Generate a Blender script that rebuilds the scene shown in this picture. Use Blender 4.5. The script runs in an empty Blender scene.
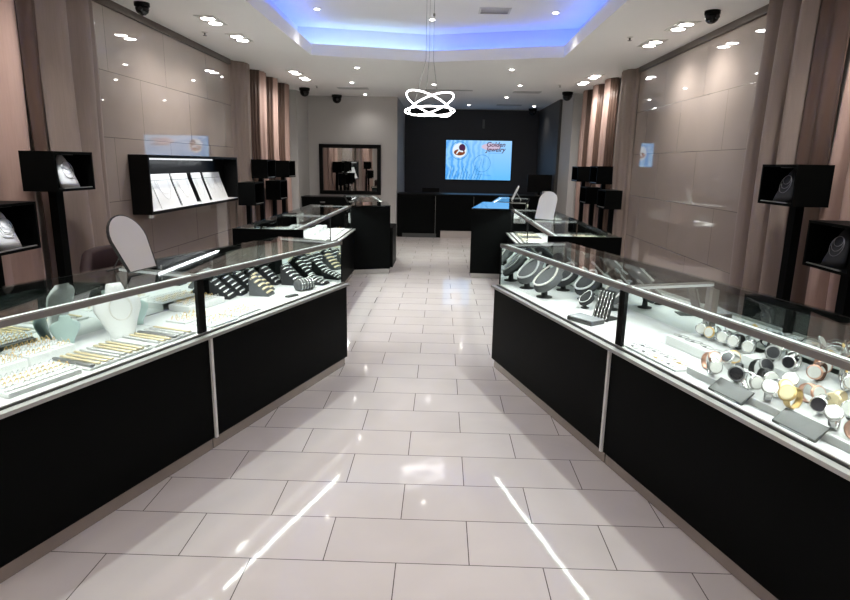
import bpy, bmesh, math, random
from mathutils import Vector, Matrix
random.seed(7)
S = bpy.context.scene
COL = S.collection
PI = math.pi
LW, RW, CH, YB, YF = -3.17, 2.91, 3.09, 16.8, -2.6

# ------------------------------------------------------------------ materials
def newmat(name):
    m = bpy.data.materials.new(name); m.use_nodes = True
    nt = m.node_tree; nt.nodes.clear()
    out = nt.nodes.new('ShaderNodeOutputMaterial')
    return m, nt, out
def pbr(name, col, rough=.5, metal=0., spec=.5, coat=0., noise=0., nscale=30., emit=None, estr=0., bump=0., stretch=None):
    m, nt, out = newmat(name)
    b = nt.nodes.new('ShaderNodeBsdfPrincipled')
    b.inputs['Base Color'].default_value = (*col, 1)
    b.inputs['Roughness'].default_value = rough
    b.inputs['Metallic'].default_value = metal
    b.inputs['Specular IOR Level'].default_value = spec
    b.inputs['Coat Weight'].default_value = coat
    b.inputs['Coat Roughness'].default_value = .03
    if emit:
        b.inputs['Emission Color'].default_value = (*emit, 1); b.inputs['Emission Strength'].default_value = estr
    if noise or bump:
        tc = nt.nodes.new('ShaderNodeTexCoord'); n = nt.nodes.new('ShaderNodeTexNoise')
        n.inputs['Scale'].default_value = nscale; n.inputs['Detail'].default_value = 4
        if stretch:
            mp = nt.nodes.new('ShaderNodeMapping'); mp.inputs['Scale'].default_value = stretch
            nt.links.new(tc.outputs['Object'], mp.inputs[0]); nt.links.new(mp.outputs[0], n.inputs['Vector'])
        else: nt.links.new(tc.outputs['Object'], n.inputs['Vector'])
        if noise:
            r = nt.nodes.new('ShaderNodeMixRGB'); r.blend_type = 'MIX'
            r.inputs[1].default_value = (*[c*(1-noise) for c in col], 1); r.inputs[2].default_value = (*[min(1, c*(1+noise)) for c in col], 1)
            nt.links.new(n.outputs['Fac'], r.inputs[0]); nt.links.new(r.outputs[0], b.inputs['Base Color'])
        if bump:
            bp = nt.nodes.new('ShaderNodeBump'); bp.inputs['Strength'].default_value = bump; bp.inputs['Distance'].default_value = .01
            nt.links.new(n.outputs['Fac'], bp.inputs['Height']); nt.links.new(bp.outputs[0], b.inputs['Normal'])
    nt.links.new(b.outputs[0], out.inputs[0])
    return m
def emis(name, col, s):
    m, nt, out = newmat(name)
    e = nt.nodes.new('ShaderNodeEmission'); e.inputs[0].default_value = (*col, 1); e.inputs[1].default_value = s
    nt.links.new(e.outputs[0], out.inputs[0]); return m
def glassmat(name, tint=(.93, .96, .95), ior=1.45, rough=0.0):
    m, nt, out = newmat(name)
    t = nt.nodes.new('ShaderNodeBsdfTransparent'); t.inputs[0].default_value = (*tint, 1)
    g = nt.nodes.new('ShaderNodeBsdfGlossy'); g.inputs['Roughness'].default_value = rough
    lw = nt.nodes.new('ShaderNodeLayerWeight'); lw.inputs[0].default_value = .5
    pw = nt.nodes.new('ShaderNodeMath'); pw.operation = 'POWER'; pw.inputs[1].default_value = 4.5
    f = nt.nodes.new('ShaderNodeMath'); f.operation = 'MULTIPLY_ADD'; f.inputs[1].default_value = .62; f.inputs[2].default_value = .045
    nt.links.new(lw.outputs['Facing'], pw.inputs[0]); nt.links.new(pw.outputs[0], f.inputs[0])
    mx = nt.nodes.new('ShaderNodeMixShader')
    nt.links.new(f.outputs[0], mx.inputs[0]); nt.links.new(t.outputs[0], mx.inputs[1]); nt.links.new(g.outputs[0], mx.inputs[2])
    nt.links.new(mx.outputs[0], out.inputs[0]); return m
def tilemat(name, axes, w, h, off, c1, c2, mortar, ms, rough, spec, coat, vein=.15, bumpy=False):
    m, nt, out = newmat(name)
    tc = nt.nodes.new('ShaderNodeTexCoord'); sp = nt.nodes.new('ShaderNodeSeparateXYZ'); cb = nt.nodes.new('ShaderNodeCombineXYZ')
    nt.links.new(tc.outputs['Object'], sp.inputs[0])
    for k, (ax, o) in enumerate(zip(axes, off)):
        a = nt.nodes.new('ShaderNodeMath'); a.operation = 'ADD'; a.inputs[1].default_value = o
        nt.links.new(sp.outputs[ax], a.inputs[0]); nt.links.new(a.outputs[0], cb.inputs[k])
    br = nt.nodes.new('ShaderNodeTexBrick'); br.offset = .5; br.squash = 1
    br.inputs['Scale'].default_value = 1; br.inputs['Brick Width'].default_value = w; br.inputs['Row Height'].default_value = h
    br.inputs['Mortar Size'].default_value = ms; br.inputs['Mortar Smooth'].default_value = .0; br.inputs['Bias'].default_value = 0
    br.inputs['Color1'].default_value = (*c1, 1); br.inputs['Color2'].default_value = (*c2, 1); br.inputs['Mortar'].default_value = (*mortar, 1)
    nt.links.new(cb.outputs[0], br.inputs['Vector'])
    n = nt.nodes.new('ShaderNodeTexNoise'); n.inputs['Scale'].default_value = 1.6; n.inputs['Detail'].default_value = 6; n.inputs['Distortion'].default_value = 1.2
    nt.links.new(cb.outputs[0], n.inputs['Vector'])
    mx = nt.nodes.new('ShaderNodeMixRGB'); mx.blend_type = 'MULTIPLY'; mx.inputs[0].default_value = 1
    cr = nt.nodes.new('ShaderNodeMapRange'); cr.inputs[3].default_value = 1-vein; cr.inputs[4].default_value = 1+vein*.4
    nt.links.new(n.outputs['Fac'], cr.inputs[0]); nt.links.new(br.outputs['Color'], mx.inputs[1]); nt.links.new(cr.outputs[0], mx.inputs[2])
    b = nt.nodes.new('ShaderNodeBsdfPrincipled'); nt.links.new(mx.outputs[0], b.inputs['Base Color'])
    b.inputs['Roughness'].default_value = rough; b.inputs['Specular IOR Level'].default_value = spec
    b.inputs['Coat Weight'].default_value = coat; b.inputs['Coat Roughness'].default_value = .015
    bp = nt.nodes.new('ShaderNodeBump'); bp.invert = True; bp.inputs['Strength'].default_value = .3; bp.inputs['Distance'].default_value = .002
    nt.links.new(br.outputs['Fac'], bp.inputs['Height']); nt.links.new(bp.outputs[0], b.inputs['Normal'])
    nt.links.new(b.outputs[0], out.inputs[0]); return m

M = {}
M['floor'] = tilemat('floor_tile', (0, 1), .624, .323, (-.467+62.4, -2.24+32.3), (.70, .635, .615), (.65, .585, .565), (.12, .10, .09), .0022, .06, .18, .0)
M['walltile'] = tilemat('wall_tile', (1, 2), 1.22, .60, (10, 10.15), (.44, .37, .33), (.42, .35, .31), (.16, .13, .11), .0026, .03, 1.0, .8, .12)
M['ceil'] = pbr('ceiling_paint', (.90, .89, .875), .7, noise=.02, nscale=2)
M['traywhite'] = pbr('tray_paint', (.80, .80, .80), .7, noise=.02, nscale=2)
M['pierwall'] = pbr('light_grey_paint', (.50, .485, .47), .6, noise=.03, nscale=3)
M['darkwall'] = pbr('charcoal_paint', (.030, .034, .042), .5, noise=.08, nscale=3)
M['sidewall'] = pbr('side_paint', (.42, .39, .37), .6, noise=.03, nscale=3)
M['bronze'] = pbr('bronze_trim', (.10, .078, .066), .4, metal=.3, noise=.05)
M['curtain'] = pbr('curtain_taupe', (.43, .295, .255), .75, noise=.10, nscale=120, bump=.1, stretch=(1, 1, .05))
M['curtain2'] = pbr('curtain_grey', (.31, .245, .215), .7, noise=.10, nscale=120, bump=.1, stretch=(1, 1, .05))
M['curtainbrown'] = pbr('curtain_brown', (.10, .058, .042), .45, noise=.12, nscale=60, stretch=(1, 1, .05))
M['black'] = pbr('black_laminate', (.0035, .004, .004), .45, noise=.1, nscale=8, spec=.03)
M['blackgloss'] = pbr('black_gloss', (.008, .008, .009), .06, coat=.6)
M['blackmetal'] = pbr('black_metal', (.005, .005, .005), .4, spec=.1)
M['alu'] = pbr('brushed_aluminium', (.62, .61, .59), .32, metal=.85, noise=.05, nscale=200, stretch=(.05, 1, 1))
M['alurail'] = pbr('rail_aluminium', (.34, .32, .305), .4, metal=.6, noise=.05, nscale=200, stretch=(.05, 1, 1))
M['alurail2'] = pbr('ledge_aluminium', (.50, .49, .475), .35, metal=.7, noise=.05, nscale=200, stretch=(.05, 1, 1))
M['toe'] = pbr('toe_kick_metal', (.36, .31, .28), .25, metal=.5, noise=.08, nscale=20)
M['white'] = pbr('white_leatherette', (.82, .83, .82), .55, noise=.02)
M['deck'] = pbr('white_deck', (.86, .87, .86), .4, noise=.02)
M['mint'] = pbr('bust_green_shade', (.50, .64, .61), .35, noise=.03)  # greenish shade and mirror tint of white busts, put into the colour
M['greyvelvet'] = pbr('grey_velvet', (.11, .113, .118), .85, noise=.12, nscale=60)
M['darkvelvet'] = pbr('dark_velvet', (.03, .031, .034), .8, noise=.12, nscale=60)
M['gold'] = pbr('gold', (.88, .62, .26), .28, metal=.85, noise=.05)
M['palegold'] = pbr('pale_gold', (.90, .76, .50), .35, metal=.6, noise=.05)
M['rose'] = pbr('rose_gold', (.80, .48, .36), .28, metal=.85)
M['silver'] = pbr('silver', (.80, .80, .79), .22, metal=.9, noise=.05)
M['silverb'] = pbr('silver_bead', (.72, .73, .73), .3)
M['chainlight'] = pbr('chain_light', (.62, .62, .61), .35)
M['steel'] = pbr('steel_dark', (.30, .30, .30), .3, metal=.9)
M['pearl'] = pbr('pearl', (.85, .83, .78), .25, coat=.5, noise=.03)
M['blkleather'] = pbr('black_leather', (.02, .02, .02), .5, noise=.15, nscale=90)
M['brnleather'] = pbr('brown_leather', (.11, .05, .03), .5, noise=.15, nscale=90)
M['dialwhite'] = pbr('dial_white', (.80, .80, .76), .3, noise=.02)
M['dialblack'] = pbr('dial_black', (.02, .02, .025), .2)
M['dialgold'] = pbr('dial_gold', (.80, .68, .42), .3)
M['dialsilver'] = pbr('dial_silver', (.50, .52, .54), .25, metal=.4)
M['signgrey'] = pbr('sign_grey', (.055, .058, .055), .35, noise=.1, nscale=40)
M['cream'] = pbr('cream_pad', (.72, .66, .50), .6, noise=.05)
M['red'] = pbr('dark_red_fabric', (.016, .002, .003), .75, noise=.2, nscale=50)
M['mirror'] = pbr('mirror', (.80, .86, .84), .015, metal=1.)
M['wallmirror'] = pbr('wall_mirror', (.62, .62, .60), .015, metal=1.)
M['mirrorgrey'] = pbr('mirror_reflection_paint', (.85, .81, .76), .4, noise=.02)  # ceiling reflection painted in as a matte warm grey
M['glass'] = glassmat('clear_glass')
M['led'] = emis('case_led', (.95, 1., .97), 2.5)
M['ledsoft'] = emis('case_led_soft', (.95, 1., .97), .9)
M['lens'] = emis('lamp_lens', (1, .96, .90), 40)
M['chand'] = emis('chandelier_led', (1, .96, .93), 16)
M['blueled'] = emis('blue_led', (.09, .20, 1.), 16)
M['paleled'] = emis('pale_blue_led', (.42, .66, 1.), 16)
M['nicheled'] = emis('niche_led', (.95, .97, 1), 1.0)
M['nichefit'] = emis('niche_soft', (.9, .95, 1), 5)
M['domeglass'] = pbr('camera_dome', (.004, .004, .005), .2, spec=.3)
M['fitting'] = pbr('fitting_white', (.75, .74, .72), .4)
M['ventwhite'] = pbr('vent_white', (.58, .58, .58), .5)
M['ventdark'] = pbr('vent_dark', (.05, .05, .05), .6)
M['cable'] = pbr('cable_steel', (.22, .22, .22), .4, metal=.5)
def screenmat():
    m, nt, out = newmat('screen_picture')
    tc = nt.nodes.new('ShaderNodeTexCoord')
    w = nt.nodes.new('ShaderNodeTexWave'); w.inputs['Scale'].default_value = 2.2; w.inputs['Distortion'].default_value = 9; w.inputs['Detail'].default_value = 3; w.inputs['Detail Scale'].default_value = 1.3
    nt.links.new(tc.outputs['Object'], w.inputs['Vector'])
    cr = nt.nodes.new('ShaderNodeValToRGB')
    cr.color_ramp.elements[0].color = (.045, .30, .80, 1); cr.color_ramp.elements[1].color = (.30, .62, .95, 1)
    nt.links.new(w.outputs['Fac'], cr.inputs[0])
    sp = nt.nodes.new('ShaderNodeSeparateXYZ'); nt.links.new(tc.outputs['Object'], sp.inputs[0])
    g = nt.nodes.new('ShaderNodeMapRange'); g.inputs[1].default_value = -.5; g.inputs[2].default_value = .5; g.inputs[3].default_value = 0; g.inputs[4].default_value = 1
    nt.links.new(sp.outputs[2], g.inputs[0])
    g2 = nt.nodes.new('ShaderNodeValToRGB')
    g2.color_ramp.elements[0].color = (.13, .48, .98, 1); g2.color_ramp.elements[1].color = (.32, .60, .93, 1)
    nt.links.new(g.outputs[0], g2.inputs[0])
    gx = nt.nodes.new('ShaderNodeMapRange'); gx.inputs[1].default_value = -.5; gx.inputs[2].default_value = .5; gx.inputs[3].default_value = .25; gx.inputs[4].default_value = 1.
    nt.links.new(sp.outputs[0], gx.inputs[0])
    mx = nt.nodes.new('ShaderNodeMixRGB'); nt.links.new(gx.outputs[0], mx.inputs[0]); nt.links.new(cr.outputs[0], mx.inputs[1]); nt.links.new(g2.outputs[0], mx.inputs[2])
    e = nt.nodes.new('ShaderNodeEmission'); e.inputs[1].default_value = 1.15
    nt.links.new(mx.outputs[0], e.inputs[0]); nt.links.new(e.outputs[0], out.inputs[0]); return m
M['screen'] = screenmat()
M['scrwhite'] = emis('screen_white', (.75, .85, .95), 1.1)
M['scrpink'] = emis('screen_pink', (.75, .62, .80), .9)
M['scrblue'] = emis('screen_line', (.06, .30, .74), .85)
M['scrdark'] = emis('screen_ink', (.10, .03, .09), .8)
M['scrbrown'] = emis('screen_brown', (.30, .08, .03), .8)

# ------------------------------------------------------------------ mesh helpers
class MB:
    def __init__(s): s.bm = bmesh.new(); s.mats = []
    def mi(s, m):
        if m not in s.mats: s.mats.append(m)
        return s.mats.index(m)
    def _f(s, faces, m, smooth=False):
        k = s.mi(m) if m else 0
        for f in faces: f.material_index = k; f.smooth = smooth
    def box(s, x0, x1, y0, y1, z0, z1, m=None, bev=0, mat=None):
        r = bmesh.ops.create_cube(s.bm, size=1); vs = r['verts']
        for v in vs:
            v.co = Vector(((v.co.x+.5)*(x1-x0)+x0, (v.co.y+.5)*(y1-y0)+y0, (v.co.z+.5)*(z1-z0)+z0))
        fs = list({f for v in vs for f in v.link_faces})
        s._f(fs, m)
        if bev:
            es = list({e for v in vs for e in v.link_edges})
            o = bmesh.ops.bevel(s.bm, geom=es, offset=bev, segments=2, affect='EDGES', profile=.5)
            vs = list({v for f in o['faces'] for v in f.verts} | {v for v in vs if v.is_valid})
            s._f([f for f in o['faces']], m)
        if mat is not None:
            for v in vs: v.co = mat @ v.co
        return s
    def lathe(s, prof, seg=16, m=None, mat=None, smooth=True, sx=1, sy=1):
        rings = []
        for r, z in prof:
            rings.append([s.bm.verts.new((r*sx*math.cos(2*PI*i/seg), r*sy*math.sin(2*PI*i/seg), z)) for i in range(seg)])
        fs = []
        for a, b in zip(rings, rings[1:]):
            for i in range(seg): fs.append(s.bm.faces.new((a[i], a[(i+1) % seg], b[(i+1) % seg], b[i])))
        s._f(fs, m, smooth)
        caps = [s.bm.faces.new(list(reversed(rings[0]))), s.bm.faces.new(rings[-1])]
        s._f(caps, m)
        if mat is not None:
            for r in rings:
                for v in r: v.co = mat @ v.co
        return s
    def loft(s, secs, m=None, mat=None, smooth=True):
        # secs: lists of points, same count, closed loops
        rings = [[s.bm.verts.new(p) for p in sec] for sec in secs]; n = len(rings[0]); fs = []
        for a, b in zip(rings, rings[1:]):
            for i in range(n): fs.append(s.bm.faces.new((a[i], a[(i+1) % n], b[(i+1) % n], b[i])))
        s._f(fs, m, smooth)
        s._f([s.bm.faces.new(list(reversed(rings[0]))), s.bm.faces.new(rings[-1])], m)
        if mat is not None:
            for r in rings:
                for v in r: v.co = mat @ v.co
        return s
    def tube(s, pts, r, seg=6, closed=False, m=None, flat=None):
        pts = [Vector(p) for p in pts]; n = len(pts); rings = []
        up0 = Vector((0, 0, 1))
        for i, p in enumerate(pts):
            a = pts[(i-1) % n] if (closed or i > 0) else p; b = pts[(i+1) % n] if (closed or i < n-1) else p
            t = (b-a).normalized(); u = t.cross(up0)
            if u.length < .05: u = t.cross(Vector((0, 1, 0)))
            u.normalize(); w = u.cross(t)
            ru, rw = (r, r) if flat is None else flat
            rr = 1
            rings.append([s.bm.verts.new(p+u*math.cos(2*PI*k/seg)*ru*rr+w*math.sin(2*PI*k/seg)*rw*rr) for k in range(seg)])
        fs = []
        R = rings+[rings[0]] if closed else rings
        for a, b in zip(R, R[1:]):
            for k in range(seg): fs.append(s.bm.faces.new((a[k], a[(k+1) % seg], b[(k+1) % seg], b[k])))
        s._f(fs, m, True)
        if not closed: s._f([s.bm.faces.new(list(reversed(rings[0]))), s.bm.faces.new(rings[-1])], m)
        return s
    def poly(s, pts, m=None, h=None):
        vs = [s.bm.verts.new(p) for p in pts]; f = s.bm.faces.new(vs); s._f([f], m)
        if h is not None:
            o = bmesh.ops.extrude_face_region(s.bm, geom=[f]); nv = [g for g in o['geom'] if isinstance(g, bmesh.types.BMVert)]
            for v in nv: v.co += Vector(h)
            s._f([g for g in o['geom'] if isinstance(g, bmesh.types.BMFace)], m)
            s._f(list({g for v in vs for g in v.link_faces}), m)
        return s
    def build(s, name, m, parent=None, mesh_name=None):
        bmesh.ops.recalc_face_normals(s.bm, faces=s.bm.faces)
        me = bpy.data.meshes.new(name); s.bm.to_mesh(me); s.bm.free()
        if not s.mats or s.mats == [None]: me.materials.append(m)
        else:
            for x in s.mats: me.materials.append(x if x else m)
        o = bpy.data.objects.new(name, me); COL.objects.link(o)
        if parent: o.parent = parent
        return o
def tag(o, label, cat, group=None, kind=None):
    import sys; L_ = len(label.split())
    if L_ > 16 and label != 'x': print('LONG', L_, label)
    o['label'] = label; o['category'] = cat
    if group: o['group'] = group
    if kind: o['kind'] = kind
    return o
def empty(name, label, cat, loc=(0, 0, 0), rz=0, group=None):
    o = bpy.data.objects.new(name, None); COL.objects.link(o); o.empty_display_size = .05
    o.location = loc; o.rotation_euler = (0, 0, rz); tag(o, label, cat, group); return o
def struct(o): o['kind'] = 'structure'; return o
def dup(root, loc, rot=None, label=None, group=None):
    r = root.copy(); COL.objects.link(r); r.location = loc
    if rot is not None: r.rotation_euler = rot
    if label: r['label'] = label
    if group: r['group'] = group
    for ch in list(root.children):
        c = ch.copy(); COL.objects.link(c); c.parent = r
        for g in list(ch.children):
            d = g.copy(); COL.objects.link(d); d.parent = c
    return r
def Rz(a): return Matrix.Rotation(a, 4, 'Z')
def T(x, y, z): return Matrix.Translation((x, y, z))

# ------------------------------------------------------------------ the room
struct(MB().box(LW-.1, RW+.1, YF-.1, YB+.1, -.1, 0).build('floor', M['floor']))
TRAY = [(-1.86, 1.9), (-1.86, 8.77), (-.21, 9.22), (1.63, 8.68), (1.61, 1.9)]
def off(pts, d):
    c = Vector((-.12, 5.3)); out = []
    for x, y in pts: out.append((x + (d if x > 0.5 else -d if x < -1 else 0), y + (d if y > 5 else -d)))
    return out
b = MB()
zc = CH
def slab(pts): b.poly([(x, y, zc) for x, y in pts], h=(0, 0, .06))
slab([(LW-.1, YF-.1), (RW+.1, YF-.1), (RW+.1, 1.9), (LW-.1, 1.9)])
slab([(LW-.1, 1.9), TRAY[0], TRAY[1], (LW-.1, 8.77)])
slab([TRAY[4], (RW+.1, 1.9), (RW+.1, 8.68), TRAY[3]])
slab([(LW-.1, 8.77), TRAY[1], TRAY[2], (TRAY[2][0], YB+.1), (LW-.1, YB+.1)])
slab([TRAY[2], TRAY[3], (RW+.1, 8.68), (RW+.1, YB+.1), (TRAY[2][0], YB+.1)])
struct(b.build('ceiling', M['ceil']))
# lip of the tray: a raised curb around the opening
b = MB(); TI = off(TRAY, -.025); o2 = off(TRAY, -.002); n = len(TRAY)
for i in range(n):
    a, c = TI[i], TI[(i+1) % n]; a2, c2 = o2[i], o2[(i+1) % n]
    b.poly([(a[0], a[1], CH), (c[0], c[1], CH), (c2[0], c2[1], CH), (a2[0], a2[1], CH)], h=(0, 0, .15))
struct(b.build('trim_1', M['ceil']))
# ledge behind the lip, tray upstand and tray ceiling
TW = off(TRAY, .20); b = MB()
for i in range(n):
    a, c = TW[i], TW[(i+1) % n]; a2, c2 = off(TW, .04)[i], off(TW, .04)[(i+1) % n]
    b.poly([(a[0], a[1], CH+.06), (c[0], c[1], CH+.06), (c2[0], c2[1], CH+.06), (a2[0], a2[1], CH+.06)], h=(0, 0, .40))
struct(b.build('trim_2', M['traywhite']))
b = MB(); b.poly([(x, y, 3.50) for x, y in off(TRAY, .26)], h=(0, 0, .05)); struct(b.build('ceiling_tray', M['traywhite']))
def ledstrip(a, c, m, label):
    A, C_ = Vector((*a, CH+.10)), Vector((*c, CH+.10))
    o = MB().tube([A, C_], .010, 6).build('led_strip', m)
    tag(o, label, 'led strip')
L1 = off(TRAY, .09)
ledstrip(L1[0], L1[1], M['blueled'], 'blue light strip behind the left lip of the ceiling tray')
ledstrip(L1[1], L1[2], M['paleled'], 'pale blue light strip behind the far left lip of the ceiling tray')
ledstrip(L1[2], L1[3], M['blueled'], 'blue light strip behind the far right lip of the ceiling tray')
ledstrip(L1[3], L1[4], M['blueled'], 'blue light strip behind the right lip of the ceiling tray')

struct(MB().box(LW-.1, LW, YF, YB, 0, CH).build('wall_left', M['sidewall']))
struct(MB().box(RW, RW+.1, YF, YB, 0, CH).build('wall_right', M['sidewall']))
struct(MB().box(LW-.1, RW+.1, YB, YB+.1, 0, CH).build('wall_back', M['darkwall']))
struct(MB().box(LW-.1, RW+.1, YF-.1, YF, 0, CH).build('wall_front', M['pierwall']))
struct(MB().box(LW, -1.02, 13.9, 14.05, 0, CH).box(-1.14, -1.02, 14.05, YB, 0, CH).build('wall_back_left', M['pierwall']))
struct(MB().box(2.62, RW, 12.75, 13.9, 0, CH).build('wall_pier_right', M['pierwall']))
struct(MB().box(LW, -3.02, 12.85, 13.9, 0, CH).build('wall_pier_left', M['pierwall']))
struct(MB().box(RW-.35, RW, 13.9, YB, 0, CH).build('wall_back_right', pbr('dim_grey_paint', (.06, .057, .055), .6)))
# polished tile panels and bronze trims
struct(MB().box(LW, LW+.03, 5.5, 9.2, .10, 3.03).build('wall_left_tiles', M['walltile']))
struct(MB().box(RW-.03, RW, 5.6, 9.4, .10, 3.03).build('wall_right_tiles', M['walltile']))
struct(MB().box(LW, LW+.06, 5.5, 9.2, 3.02, CH).build('trim_3', M['bronze']))
struct(MB().box(RW-.06, RW, 5.6, 9.4, 3.02, CH).build('trim_4', M['bronze']))
struct(MB().box(LW, LW+.04, 5.4, 9.3, 0, .10).build('baseboard_left', M['bronze']))
struct(MB().box(RW-.04, RW, 5.5, 9.5, 0, .10).build('baseboard_right', M['bronze']))
struct(MB().box(-3.02, -1.02, 13.88, 13.9, 0, .10).build('baseboard_back_left', M['fitting']))

# ------------------------------------------------------------------ curtains
def curtain(name, path, amp, wl, z0, z1, m, label, grp=None, seed=0, taper=.0):
    """pleated drape following a 2D path; pleats deepen on random widths, gathered heading tape at the top"""
    rnd = random.Random(seed)
    P = [Vector(p) for p in path]; segs = [(a, c, (c-a).length) for a, c in zip(P, P[1:])]
    Ltot = sum(s_[2] for s_ in segs); N = max(24, int(Ltot/.018)); phase = rnd.random()*6; pts = []
    ph = phase; 
    for i in range(N+1):
        d = Ltot*i/N; q = d
        for a, c, l in segs:
            if q <= l+1e-6: t = (c-a)/l; p = a+t*q; break
            q -= l
        nrm = Vector((-t.y, t.x)); w = wl*(1+.35*math.sin(d*2.1+seed)); ph += 2*PI*(Ltot/N)/w
        s1 = math.sin(ph); prof = (abs(s1)**.7)*(1 if s1 > 0 else -1)
        pts.append((p, nrm, prof*(.75+.25*math.sin(d*3.7+seed*2)), math.cos(ph)))
    bm = bmesh.new(); rows = []
    for k in range(9):
        f = k/8; z = z0+(z1-z0)*f; a = amp*(1.06-.30*f**2); rows.append([bm.verts.new((p.x+n_.x*(pr*a)+.012*math.sin(z*2+i*.05), p.y+n_.y*pr*a+.01*math.sin(z*1.3+i*.11), z)) for i, (p, n_, pr, cs) in enumerate(pts)])
    for r0, r1 in zip(rows, rows[1:]):
        for i in range(N):
            f = bm.faces.new((r0[i], r0[i+1], r1[i+1], r1[i])); f.smooth = True
    me = bpy.data.meshes.new('curtain'); bm.to_mesh(me); bm.free(); me.materials.append(m)
    o = bpy.data.objects.new('curtain', me); COL.objects.link(o)
    mod = o.modifiers.new('t', 'SOLIDIFY'); mod.thickness = .004
    tag(o, label, 'curtain', grp)
    return o
curtain('a', [(-3.05, 1.2), (-3.05, 4.58)], .095, .36, .02, CH-.005, M['curtain'], 'pinkish taupe pleated curtain nearest on the left wall', seed=3)
curtain('b', [(-3.04, 4.84), (-3.04, 5.45), (-3.12, 5.58)], .085, .24, .02, CH-.005, M['curtain2'], 'grey taupe pleated curtain beside the near edge of the left tiled wall', seed=1)
curtain('c', [(-3.09, 4.60), (-3.09, 4.82)], .03, .14, .02, CH-.005, M['curtainbrown'], 'narrow dark brown drape between the two near left curtains', seed=2)
curtain('d', [(2.79, 1.2), (2.79, 4.50)], .095, .36, .02, CH-.005, M['curtain'], 'pinkish taupe pleated curtain nearest on the right wall', seed=5)
curtain('e', [(2.78, 4.97), (2.78, 5.55), (2.87, 5.70)], .085, .24, .02, CH-.005, M['curtain2'], 'grey taupe pleated curtain beside the near edge of the right tiled wall', seed=6)
curtain('f', [(2.82, 4.52), (2.82, 4.95)], .035, .17, .02, CH-.005, M['curtainbrown'], 'narrow glossy brown drape between the two near right curtains', seed=8)
names = ['closest to the tiled wall', 'second from the tiled wall', 'third from the tiled wall', 'farthest from the tiled wall']
for side, xw, ys in (('left', -3.14, [9.30, 10.15, 10.95, 11.75]), ('right', 2.88, [9.50, 10.45, 11.25, 12.05])):
    sg = 1 if side == 'left' else -1
    for k in range(4):
        y0 = ys[k]; dx = .15
        path = [(xw, y0)] if k else [(xw, y0-.10), (xw+sg*.05, y0)]
        path += [(xw+sg*dx, y0+.10), (xw+sg*(dx+.02), y0+.20), (xw+sg*dx, y0+.34), (xw+sg*.03, y0+.42)]
        curtain('g', path, .022, .12, .02, CH-.005, M['curtain2'] if k == 0 else M['curtain'], 'far %s pleated curtain column %s' % (side, names[k]), seed=20+k+4*(side == 'left'))
        if k: curtain('h', [(xw+sg*.03, y0-.04), (xw+sg*.145, y0+.035)], .008, .05, .02, CH-.005, M['curtainbrown'], 'dark brown drape strip beyond the far %s curtain column %s' % (side, names[k]), seed=3)

# ------------------------------------------------------------------ ceiling fittings
def gimbal():
    t = empty('recessed_ceiling_light', 'x', 'ceiling light')
    b = MB(); w, l = .105, .22   # half sizes, long side along y
    b.box(-w, w, -l, -l+.018, -.006, .004); b.box(-w, w, l-.018, l, -.006, .004)
    b.box(-w, -w+.018, -l, l, -.006, .004); b.box(w-.018, w, -l, l, -.006, .004); b.box(-w, w, -.009, .009, -.005, .004)
    b.build('frame', M['fitting'], t)
    for s_ in (-1, 1):
        b = MB(); b.lathe([(.082, -.004), (.084, -.009), (.070, -.012)], 20, mat=T(0, s_*.108, 0)); lr = b.build('lamp_ring', M['fitting'], t)
        b = MB(); b.lathe([(.068, -.013), (.045, -.017)], 20, mat=T(0, s_*.108, 0)); b.build('lens', M['lens'], lr)
    return t
G = [(-2.45, 6.72, 'left', 'first'), (-2.45, 7.62, 'left', 'second'), (-2.45, 10.38, 'left', 'third'), (-2.45, 11.1, 'left', 'farthest'),
     (2.44, 6.72, 'right', 'first'), (2.44, 7.62, 'right', 'second'), (2.44, 10.36, 'right', 'third'), (2.44, 11.15, 'right', 'farthest')]
def lamp(kind, loc, energy, size=.05, spot=None, blend=.6, col=(1, .958, .908), rot=(0, 0, 0)):
    ld = bpy.data.lights.new(kind.lower()+'_lamp', kind); ld.energy = energy; ld.color = col
    if kind == 'AREA':
        ld.shape = 'RECTANGLE'; ld.size, ld.size_y = size
    else: ld.shadow_soft_size = size
    if kind == 'SPOT': ld.spot_size = spot; ld.spot_blend = blend
    o = bpy.data.objects.new(kind.lower()+'_light', ld); COL.objects.link(o); o.location = loc; o.rotation_euler = rot
    return o
g0 = None
for x, y, side, nm in G:
    lb = 'twin white recessed ceiling light, %s in the row by the %s wall' % (nm, side)
    if g0 is None: g0 = gimbal(); g0.location = (x, y, CH-.001); g0['label'] = lb; g0['group'] = 'twin ceiling lights along the walls'
    else: dup(g0, (x, y, CH-.001), label=lb)
    sg = -1 if x < 0 else 1
    lamp('SPOT', (x, y, CH-.04), 72, .05, 2.6, 1., rot=(0, -sg*(.02 if sg < 0 else .0), 0))
for x, y in ((-2.45, 3.2), (2.44, 3.2), (-2.45, 4.1), (2.44, 4.1), (-2.45, .2), (2.44, .2)):
    dup(g0, (x, y, CH-.001), label='twin white recessed ceiling light above the near counters by the %s wall, out of view' % ('left' if x < 0 else 'right'))
    lamp('SPOT', (x, y, CH-.04), 60, .08, 2.2, .8)
def downlight():
    t = empty('downlight', 'x', 'ceiling light')
    MB().lathe([(.052, 0), (.052, -.006), (.036, -.010)], 20).build('ring', M['fitting'], t)
    MB().lathe([(.034, -.011), (.022, -.016)], 20).build('lens', M['lens'], t)
    return t
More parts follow.
